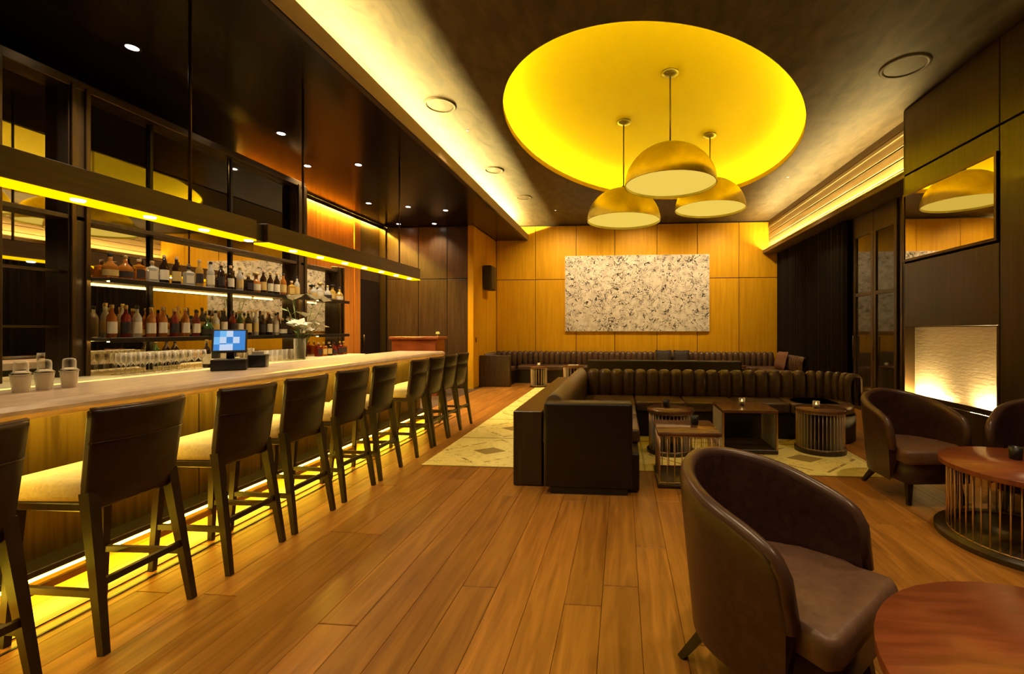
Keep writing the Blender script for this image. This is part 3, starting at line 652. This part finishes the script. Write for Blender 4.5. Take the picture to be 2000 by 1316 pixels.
# ------------------------------------------------------------------ bar stools
def make_stool():
    t = thing('bar_stool', '', 'bar stool', (0, 0, 0), 0, 'bar stools along the counter')
    # seat (towards the bar is -x)
    MB().prism([(-.25, -.20), (-.225, -.215), (.15, -.20), (.17, -.18), (.17, .18), (.15, .20), (-.225, .215), (-.25, .20)], .655, .755, .03, 3).build('seat', 'seat_fabric', t)
    MB().box(-.235, .17, -.195, .195, .615, .655, .006).build('seat_frame', 'stool_wood', t)
    # curved upholstered back
    def back(y, z, off):
        k = (z - .62) / .45; x = .165 + .085 * k - .055 * (y / .22) ** 2 * (.5 + .5 * k); half = .200 + .014 * k
        return (x + off, y / .22 * half, z)
    ys = [-.22 + .44 * i / 12 for i in range(13)]; ym = [-.22, -.215] + ys[1:-1] + [.215, .22]
    zs_ = [.62, .63, .70, .78, .86, .915, .925, .935, .99, 1.05, 1.065, 1.072]
    m = MB(); fr = []; bk = []
    for z in zs_:
        g = .006 if abs(z - .925) < 1e-6 else 0; e = .012 if z in (.62, 1.072) else 0
        bk.append([back(y, z, .022 - g - e - (.012 if abs(y) > .217 else 0)) for y in ym]); fr.append([back(y, z, -.022 + e + (.012 if abs(y) > .217 else 0)) for y in ym])
    m.grid(bk); m.grid(fr); nY = len(ym)
    for i in (0, len(zs_) - 1): m.grid([bk[i], fr[i]])
    for k in (0, nY - 1): m.grid([[r[k] for r in bk], [r[k] for r in fr]])
    m.build('backrest', 'stool_leather', t)
    m = MB(); m.tube([back(y, 1.072, 0) for y in ys], .011, 6); m.build('top_piping', 'piping_highlight', t)
    m = MB(); m.tube([back(y, .925, .020) for y in ys], .0035, 5); m.build('seam', 'brown_leather', t)
    for s in (-1, 1):
        MB().bar((.15, s * .180, .70), (.255, s * .208, 0), .050, .030, .046, .030).build('leg', 'stool_wood', t)
        MB().bar((-.205, s * .175, .66), (-.245, s * .195, 0), .044, .030, .040, .028).build('leg', 'stool_wood', t)
        MB().bar((.218, s * .197, .26), (-.230, s * .188, .26), .022, .022, .030, .030).build('stretcher', 'stool_wood', t)
    MB().bar((-.232, -.19, .20), (-.232, .19, .20), .024, .024, .034, .034).build('foot_rest', 'brass', t)
    MB().bar((.210, -.195, .30), (.210, .195, .30), .022, .022, .030, .030).build('stretcher', 'stool_wood', t)
    return t
st0 = make_stool()
ys_ = [1.36, 1.99, 2.63, 3.16, 3.74, 4.26, 5.02, 5.51, 5.97, 6.42]
slab = ['dark bar stool nearest the camera, cut off by the left edge', 'second bar stool from the left, its whole dark back in view', 'third bar stool from the left along the counter', 'fourth bar stool from the left along the counter',
        'fifth bar stool from the left along the counter', 'sixth bar stool from the left, just before the wider gap', 'seventh bar stool from the left, just after the wider gap', 'third bar stool from the far end of the counter',
        'second bar stool from the far end of the counter', 'last bar stool at the far end of the counter']
for i, y in enumerate(ys_):
    o = st0 if i == 0 else copy_tree(st0)
    o.location = (-2.525, y, 0); o.rotation_euler = (0, 0, R(random.uniform(-3, 3))); o['label'] = slab[i]

# ------------------------------------------------------------------ rug
rg = MB().box(-2.10, 2.62, 4.55, 11.30, 0.0005, .006, .002).build('area_rug', 'rug_wool', origin=(.26, 7.9, 0))
tag(rg, 'large cream rug with brown line and diamond pattern under the sofa', 'rug')

# ------------------------------------------------------------------ sofas
def channel_mesh(wd, z0, z1, depth, thick, mat='sofa_leather', name='channel'):
    """one vertical padded channel, facing -y, x across; the top rolls over to the back"""
    path = [(-depth * .55, z0), (-depth * .95, z0 + .10), (-depth, z0 + (z1 - z0) * .6), (-depth * .85, z1 - .06), (-depth * .5, z1 - .012), (0, z1), (thick * .6, z1 - .015), (thick, z1 - .07), (thick, z0)]
    m = MB(); rows = []; n = 8
    for k, (y, z) in enumerate(path):
        r = []
        for i in range(n + 1):
            s = -1 + 2 * i / n; pinch = (abs(s) ** 3.4) * .048
            yy = y + (pinch if k < 5 else (-pinch if k > 6 else 0)); zz = z - (pinch * .9 if 3 <= k <= 7 else 0)
            r.append((s * wd / 2, yy, zz))
        rows.append(r)
    return m.grid(rows).mesh(name, mat)
so = thing('corner_sofa', 'L-shaped fluted brown leather sofa facing the camera on the rug', 'sofa', (.9, 5.6, 0))
W(so, MB().box(-.62, 2.80, 6.02, 6.62, .012, .34, .01), 'base', 'black_leather')
W(so, MB().box(-.60, .15, 3.95, 6.02, .012, .34, .01), 'base', 'black_leather')
for k in range(4):
    a = .18 + k * .66; W(so, MB().box(a, a + .65, 5.98, 6.56, .34, .47, .03, 3), 'seat_cushion', 'sofa_leather')
for k in range(3):
    a = 4.32 + k * .755; W(so, MB().box(-.52, .17, a, a + .745, .34, .47, .03, 3), 'seat_cushion', 'sofa_leather')
cm = channel_mesh(.172, .40, .84, .10, .13)
so_o = so.location
for k in range(18): inst('channel', cm, so, Vector((-.42 + k * .172, 6.66, 0)) - so_o)
for k in range(6):                         # the back curls forward at the right end
    a = R(9 + 15 * k); cx, cy, rr_ = 2.60, 6.22, .44
    inst('channel', cm, so, Vector((cx + rr_ * math.sin(a), cy + rr_ * math.cos(a), 0)) - so_o, -a, (.68, 1, 1))
W(so, MB().lathe([(.42, .012), (.42, .34)], 24, c=(2.60, 6.22)), 'end_base', 'black_leather')
W(so, MB().lathe([(.38, .34), (.40, .36), (.40, .44), (.36, .47)], 24, c=(2.60, 6.22)), 'seat_cushion', 'sofa_leather')
cm2 = channel_mesh(.172, .40, .80, .08, .10)
for k in range(13): inst('channel', cm2, so, Vector((-.585, 4.42 + k * .172, 0)) - so_o, R(90))
m = MB(); rows = []
for y, k in ((4.05, .9), (4.07, 1), (6.70, 1), (6.76, .9)):
    rows.append([(-.615 + .10 * k * math.cos(q), y, .70 + .145 * k * math.sin(q)) for q in [math.pi * i / 12 for i in range(13)]] + [(-.715, y, .40), (-.515, y, .40)])
m.grid(rows, True); n_ = len(rows[0]); m.f += [tuple(range(n_)), tuple(range(len(m.v) - n_, len(m.v)))]; m.sm += [False, False]
W(so, m, 'back_roll', 'roll_highlight')
W(so, MB().box(-.99, -.725, 4.04, 6.95, .0065, .68, .006), 'side_ledge', 'dark_wood')
W(so, MB().box(-.725, 2.70, 6.795, 6.95, .0065, .68, .006), 'rear_ledge', 'dark_wood')
W(so, MB().box(-.68, .09, 3.86, 4.05, .055, .79, .035, 4), 'end_arm', 'black_leather')
W(so, MB().box(-.62, .05, 3.88, 4.03, .0, .055), 'plinth', 'black_plastic')

s2 = thing('low_sofa', 'dark low-backed sofa seen from behind, between the corner sofa and wall bench', 'sofa', (.8, 9.2, 0))
MB().box(-1.50, 1.52, -.22, .0, .012, .80, .03, 3).build('backrest', 'black_leather', s2)
MB().box(-1.50, 1.52, .0, .62, .012, .34, .01).build('base', 'black_leather', s2)
for k in range(4): MB().box(-1.49 + k * .752, -1.49 + k * .752 + .745, .01, .64, .34, .46, .03, 3).build('seat_cushion', 'sofa_leather', s2)
for s in (-1.515, 1.515): MB().box(s - .05, s + .05, -.2, .62, .012, .66, .02, 2).build('arm', 'black_leather', s2)

bq = thing('wall_bench', 'long fluted brown leather bench running along the amber far wall', 'bench', (.3, 12.0, 0))
W(bq, MB().box(-3.50, 4.02, 11.72, 12.40, 0, .34, .006), 'base', 'black_leather')
for k in range(9):
    a = -2.75 + k * .745; W(bq, MB().box(a, a + .735, 11.68, 12.26, .34, .46, .025, 2), 'seat_cushion', 'sofa_leather')
cm3 = channel_mesh(.150, .40, .82, .09, .07)
for k in range(50): inst('channel', cm3, bq, Vector((-3.43 + k * .150, 12.33, 0)) - bq.location)
W(bq, MB().box(-3.51, -2.80, 11.0, 11.72, 0, .34, .006), 'base', 'black_leather')
W(bq, MB().box(-3.30, -2.78, 11.05, 11.66, .34, .46, .025, 2), 'seat_cushion', 'sofa_leather')
for k in range(5): inst('channel', cm3, bq, Vector((-3.40, 11.10 + k * .150, 0)) - bq.location, R(90))
W(bq, MB().box(-3.51, -2.74, 10.86, 11.00, 0, .77, .012, 2), 'end_arm', 'dark_wood')
W(bq, MB().box(3.40, 4.04, 10.60, 11.72, 0, .34, .006), 'base', 'black_leather')
W(bq, MB().box(3.38, 3.92, 10.62, 11.66, .34, .46, .025, 2), 'seat_cushion', 'sofa_leather')
for k in range(10): inst('channel', cm3, bq, Vector((3.96, 10.30 + k * .150, 0)) - bq.location, R(-90))

def pillow(x, y, z, rz, mat_, label, s=.42):
    m = MB(); n = 8; top = []; bot = []
    for i in range(n + 1):
        a = -1 + 2 * i / n; rt = []; rb_ = []
        for j in range(n + 1):
            b = -1 + 2 * j / n; h = .075 * max(0, (1 - a ** 4) * (1 - b ** 4)) ** .6; pin = 1 - .06 * (1 - abs(a * b))
            rt.append((a * s / 2 * pin, -h, b * s / 2 * pin + s / 2)); rb_.append((a * s / 2 * pin, h, b * s / 2 * pin + s / 2))
        top.append(rt); bot.append(rb_)
    m.grid(top); m.grid(bot); o = m.build('throw_pillow', mat_); o.location = (x, y, z); o.rotation_euler = (R(-14), 0, rz); tag(o, label, 'pillow', 'throw pillows')
pillow(1.10, 12.08, .455, 0, 'dark_pillow', 'dark throw pillow on the wall bench, left of the dark pair')
pillow(1.58, 12.08, .455, R(4), 'dark_pillow', 'dark throw pillow on the wall bench, right of the dark pair')
pillow(3.72, 11.1, .455, R(-80), 'terracotta_pillow', 'terracotta throw pillow at the right end of the wall bench', .45)

# ------------------------------------------------------------------ lounge tables
def wires(poly, z0, z1, n, r=.004):
    P = [Vector(p) for p in poly]; L = [(P[i] - P[i - 1]).length for i in range(len(P))]; tot = sum(L); out = []
    for k in range(n):
        d = tot * k / n
        for i in range(len(P)):
            if d <= L[i]: q = P[i - 1].lerp(P[i], d / L[i]); break
            d -= L[i]
        out.append((q.x, q.y))
    return out
def circ(r, n=48): return [(r * math.cos(6.28319 * i / n), r * math.sin(6.28319 * i / n)) for i in range(n)]
def cage_table(label, loc, poly_top, poly_in, h, n, glass=False, base_h=.035, rz=0, wr_=.004, wire_mat='copper_wire', group='wire cage tables', wood='walnut'):
    t = thing('wire_side_table', label, 'table', loc, rz, group)
    MB().prism(poly_top, h - .035, h, .006, 1).build('top', wood, t)
    MB().prism([(a * 1.05, b * 1.05) for a, b in poly_top] if wood == 'red_wood' else poly_top, .0, base_h, .006, 1).build('base', 'dark_wood', t)
    wm = MB().tube([(0, 0, base_h), (0, 0, h - .035)], wr_, 5).mesh('wire', wire_mat)
    for q in wires(poly_in, 0, 0, n): inst('wire', wm, t, (q[0], q[1], 0))
    for z in (base_h + .006, h - .041):
        m = MB(); m.tube([(a, b, z) for a, b in poly_in], .005, 5, closed=True); m.build('ring', wire_mat, t)
    if glass: m = MB(); m.grid([[(a * .94, b * .94, z) for a, b in poly_in] for z in (base_h, h - .036)], True); m.build('inner_drum', 'smoke_glass', t)
    return t
sq = lambda a, b: [(-a, -b), (a, -b), (a, b), (-a, b)]
cage_table('low square wire table in front, nearest the corner sofa arm', (.60, 4.36, .006), sq(.28, .28), sq(.26, .26), .50, 32)
cage_table('small round wire drum table at the left, in front of the sofa seats', (.56, 5.32, .006), circ(.27), circ(.245), .50, 36, True)
t = thing('cube_side_table', 'open square wooden table with glass sides, middle of the row before the sofa', 'table', (1.45, 5.55, .006))
MB().box(-.31, .31, -.29, .29, .465, .50, .005).build('top', 'walnut', t); MB().box(-.31, .31, -.29, .29, 0, .05, .006).build('base', 'dark_wood', t)
for s in (-1, 1): MB().box(s * .297 - .006, s * .297 + .006, -.275, .275, .05, .465).build('side_panel', 'smoke_glass', t)
for sx in (-.297, .297):
    for sy in (-.278, .278): MB().box(sx - .009, sx + .009, sy - .009, sy + .009, .05, .465).build('leg', 'brass', t)
cage_table('round smoked drum table at the right end of the row before the sofa', (2.31, 5.50, .006), circ(.275), circ(.255), .50, 40, True, .05)
cage_table('small round table with candle in the far left corner', (-2.05, 11.0, .006), circ(.22), circ(.20), .50, 20, True)
cage_table('small round table between the low sofa and the far left corner', (-1.15, 10.6, .006), circ(.25), circ(.23), .56, 20, True)
cage_table('small round table at the right end of the low sofa', (2.45, 10.4, .006), circ(.32), circ(.30), .60, 20, True)
cage_table('large round red wood table with brass wires, in the lower right corner', (1.251, 1.189, 0), circ(.55), circ(.50), .52, 44, wr_=.005, wood='red_wood')
cage_table('large round red wood table with brass wires, before the right hand armchairs', (2.72, 3.24, 0), circ(.50), circ(.45), .52, 56, wr_=.005, wood='red_wood')

def candle(x, y, z, label, dark=False):
    t = thing('votive_candle', label, 'candle', (x, y, z), 0, 'votive candles on the tables')
    m = MB(); m.lathe([(.030, 0), (.036, .005), (.038, .085), (.035, .085), (.033, .012), (.001, .010)], 18, cap=False); m.build('holder', 'black_plastic' if dark else 'clear_glass', t)
    MB().lathe([(.031, .012), (.033, .045)], 16).build('wax', 'white_wax', t)
    MB().lathe([(.003, .045), (.008, .053), (.006, .063), (.001, .075)], 8).build('flame', 'flame', t)
candle(.52, 5.40, .506, 'dark votive glass on the round wire table at the left', True)
candle(.70, 4.44, .506, 'dark votive glass on the nearest square wire table', True)
candle(1.45, 5.62, .506, 'glowing votive candle on the middle square table')
candle(2.25, 5.46, .506, 'glowing votive candle on the round drum table')
candle(-2.05, 11.0, .506, 'small candle on the table in the far left corner')
candle(2.45, 10.35, .606, 'candle on the far right table, left of two'); candle(2.75 - .12, 10.42, .606, 'candle on the far right table, right of two')
candle(2.74, 3.40, .52, 'dark votive glass on the large round table at the right edge', True)
tn = MB().box(-.12, .12, -.08, .08, 0, .012, .003).build('tabletop_slab', 'paper_label'); tn.location = (-1.15, 10.6, .566)  # added slab that stands for the pale top of this table
tag(tn, 'added pale slab standing for the top of the small round table left of the low sofa', 'tabletop_slab')

# ------------------------------------------------------------------ tub armchairs
def make_chair():
    t = thing('tub_armchair', '', 'armchair', (0, 0, 0), 0, 'brown leather tub armchairs')
    path = []; Rb = .31
    for i in range(8): path.append((-Rb - .002 * (7 - i), -.23 + .23 * i / 8, -1))
    for i in range(25): a = math.pi - math.pi * i / 24; path.append((Rb * math.cos(a), Rb * math.sin(a) * 1.12, 0))
    for i in range(1, 9): path.append((Rb + .002 * i, -.23 * i / 8, 1))
    n = len(path); cum = [0]
    for i in range(1, n): cum.append(cum[-1] + math.dist(path[i][:2], path[i - 1][:2]))
    cols = []; th = .032; rim = []
    for i in range(n):
        x, y, _ = path[i]; s = abs(2 * cum[i] / cum[-1] - 1)                      # 0 at the back, 1 at the arm ends
        h = .825 - .15 * min(1, s / .85) ** 1.5
        if s > .78: q = (s - .78) / .22; h = .44 + (h - .44) * math.sqrt(max(0, 1 - q ** 3.2))
        a = path[max(i - 1, 0)]; b = path[min(i + 1, n - 1)]; tx, ty = b[0] - a[0], b[1] - a[1]; L = math.hypot(tx, ty); nx, ny = -ty / L, tx / L
        if nx * x + ny * (y + .05) < 0: nx, ny = -nx, -ny
        def P(off, z):
            k = .86 + .14 * min(1, (z - .18) / .55); return (x * k + nx * off, (y + .05) * k - .05 + ny * off, z)
        c = [P(th, .17 + (h - .03 - .17) * q / 5) for q in range(6)]
        for q in range(1, 6): w_ = math.pi * q / 6; c.append(P(th * math.cos(w_), h - .03 + .03 * math.sin(w_)))
        c += [P(-th, h - .03 + (.33 - h + .03) * q / 4) for q in range(5)]
        cols.append(c); rim.append(P(0, h - .024))
    m = MB(); m.grid(cols)
    for k in (0, n - 1): m.add(cols[k], [tuple(range(len(cols[k])))])
    m.build('shell', 'brown_leather', t)
    m = MB(); m.tube(rim, .030, 10); m.build('rim_piping', 'piping_highlight', t)
    poly = [(-.285, -.315), (-.24, -.345), (.24, -.345), (.285, -.315), (.27, -.20), (.238, -.16), (.238, .02)] + [(.238 * math.cos(a), .02 + .22 * math.sin(a)) for a in [math.pi * i / 10 for i in range(1, 10)]] + [(-.238, .02), (-.238, -.16), (-.27, -.20)]
    MB().prism(poly, .325, .435, .028, 3).build('seat_cushion', 'taupe_leather', t)
    pb = [(-.245, -.30), (.245, -.30), (.235, .02)] + [(.235 * math.cos(a), .02 + .215 * math.sin(a)) for a in [math.pi * i / 10 for i in range(1, 10)]] + [(-.235, .02)]
    MB().prism(pb, .165, .33, .01, 1).build('seat_base', 'brown_leather', t)
    for sx in (-1, 1):
        MB().bar((sx * .19, -.24, .18), (sx * .215, -.275, 0), .045, .026, .045, .026).build('leg', 'stool_wood', t)
        MB().bar((sx * .15, .18, .18), (sx * .20, .30, 0), .045, .026, .045, .026).build('leg', 'stool_wood', t)
    return t
ch = make_chair()
for i, (x, y, a, lab) in enumerate(((.625, 1.915, 43.7, 'large-looking brown leather tub armchair in the foreground, its back to the sofa'),
                                    (2.51, 4.18, 6, 'brown leather tub armchair behind the far round table, before the glowing niche'),
                                    (3.32, 3.80, -48, 'brown leather tub armchair mostly cut off by the right edge'))):
    o = ch if i == 0 else copy_tree(ch); o.location = (x, y, 0); o.rotation_euler = (0, 0, R(a)); o['label'] = lab; o.scale = (1.045,) * 3
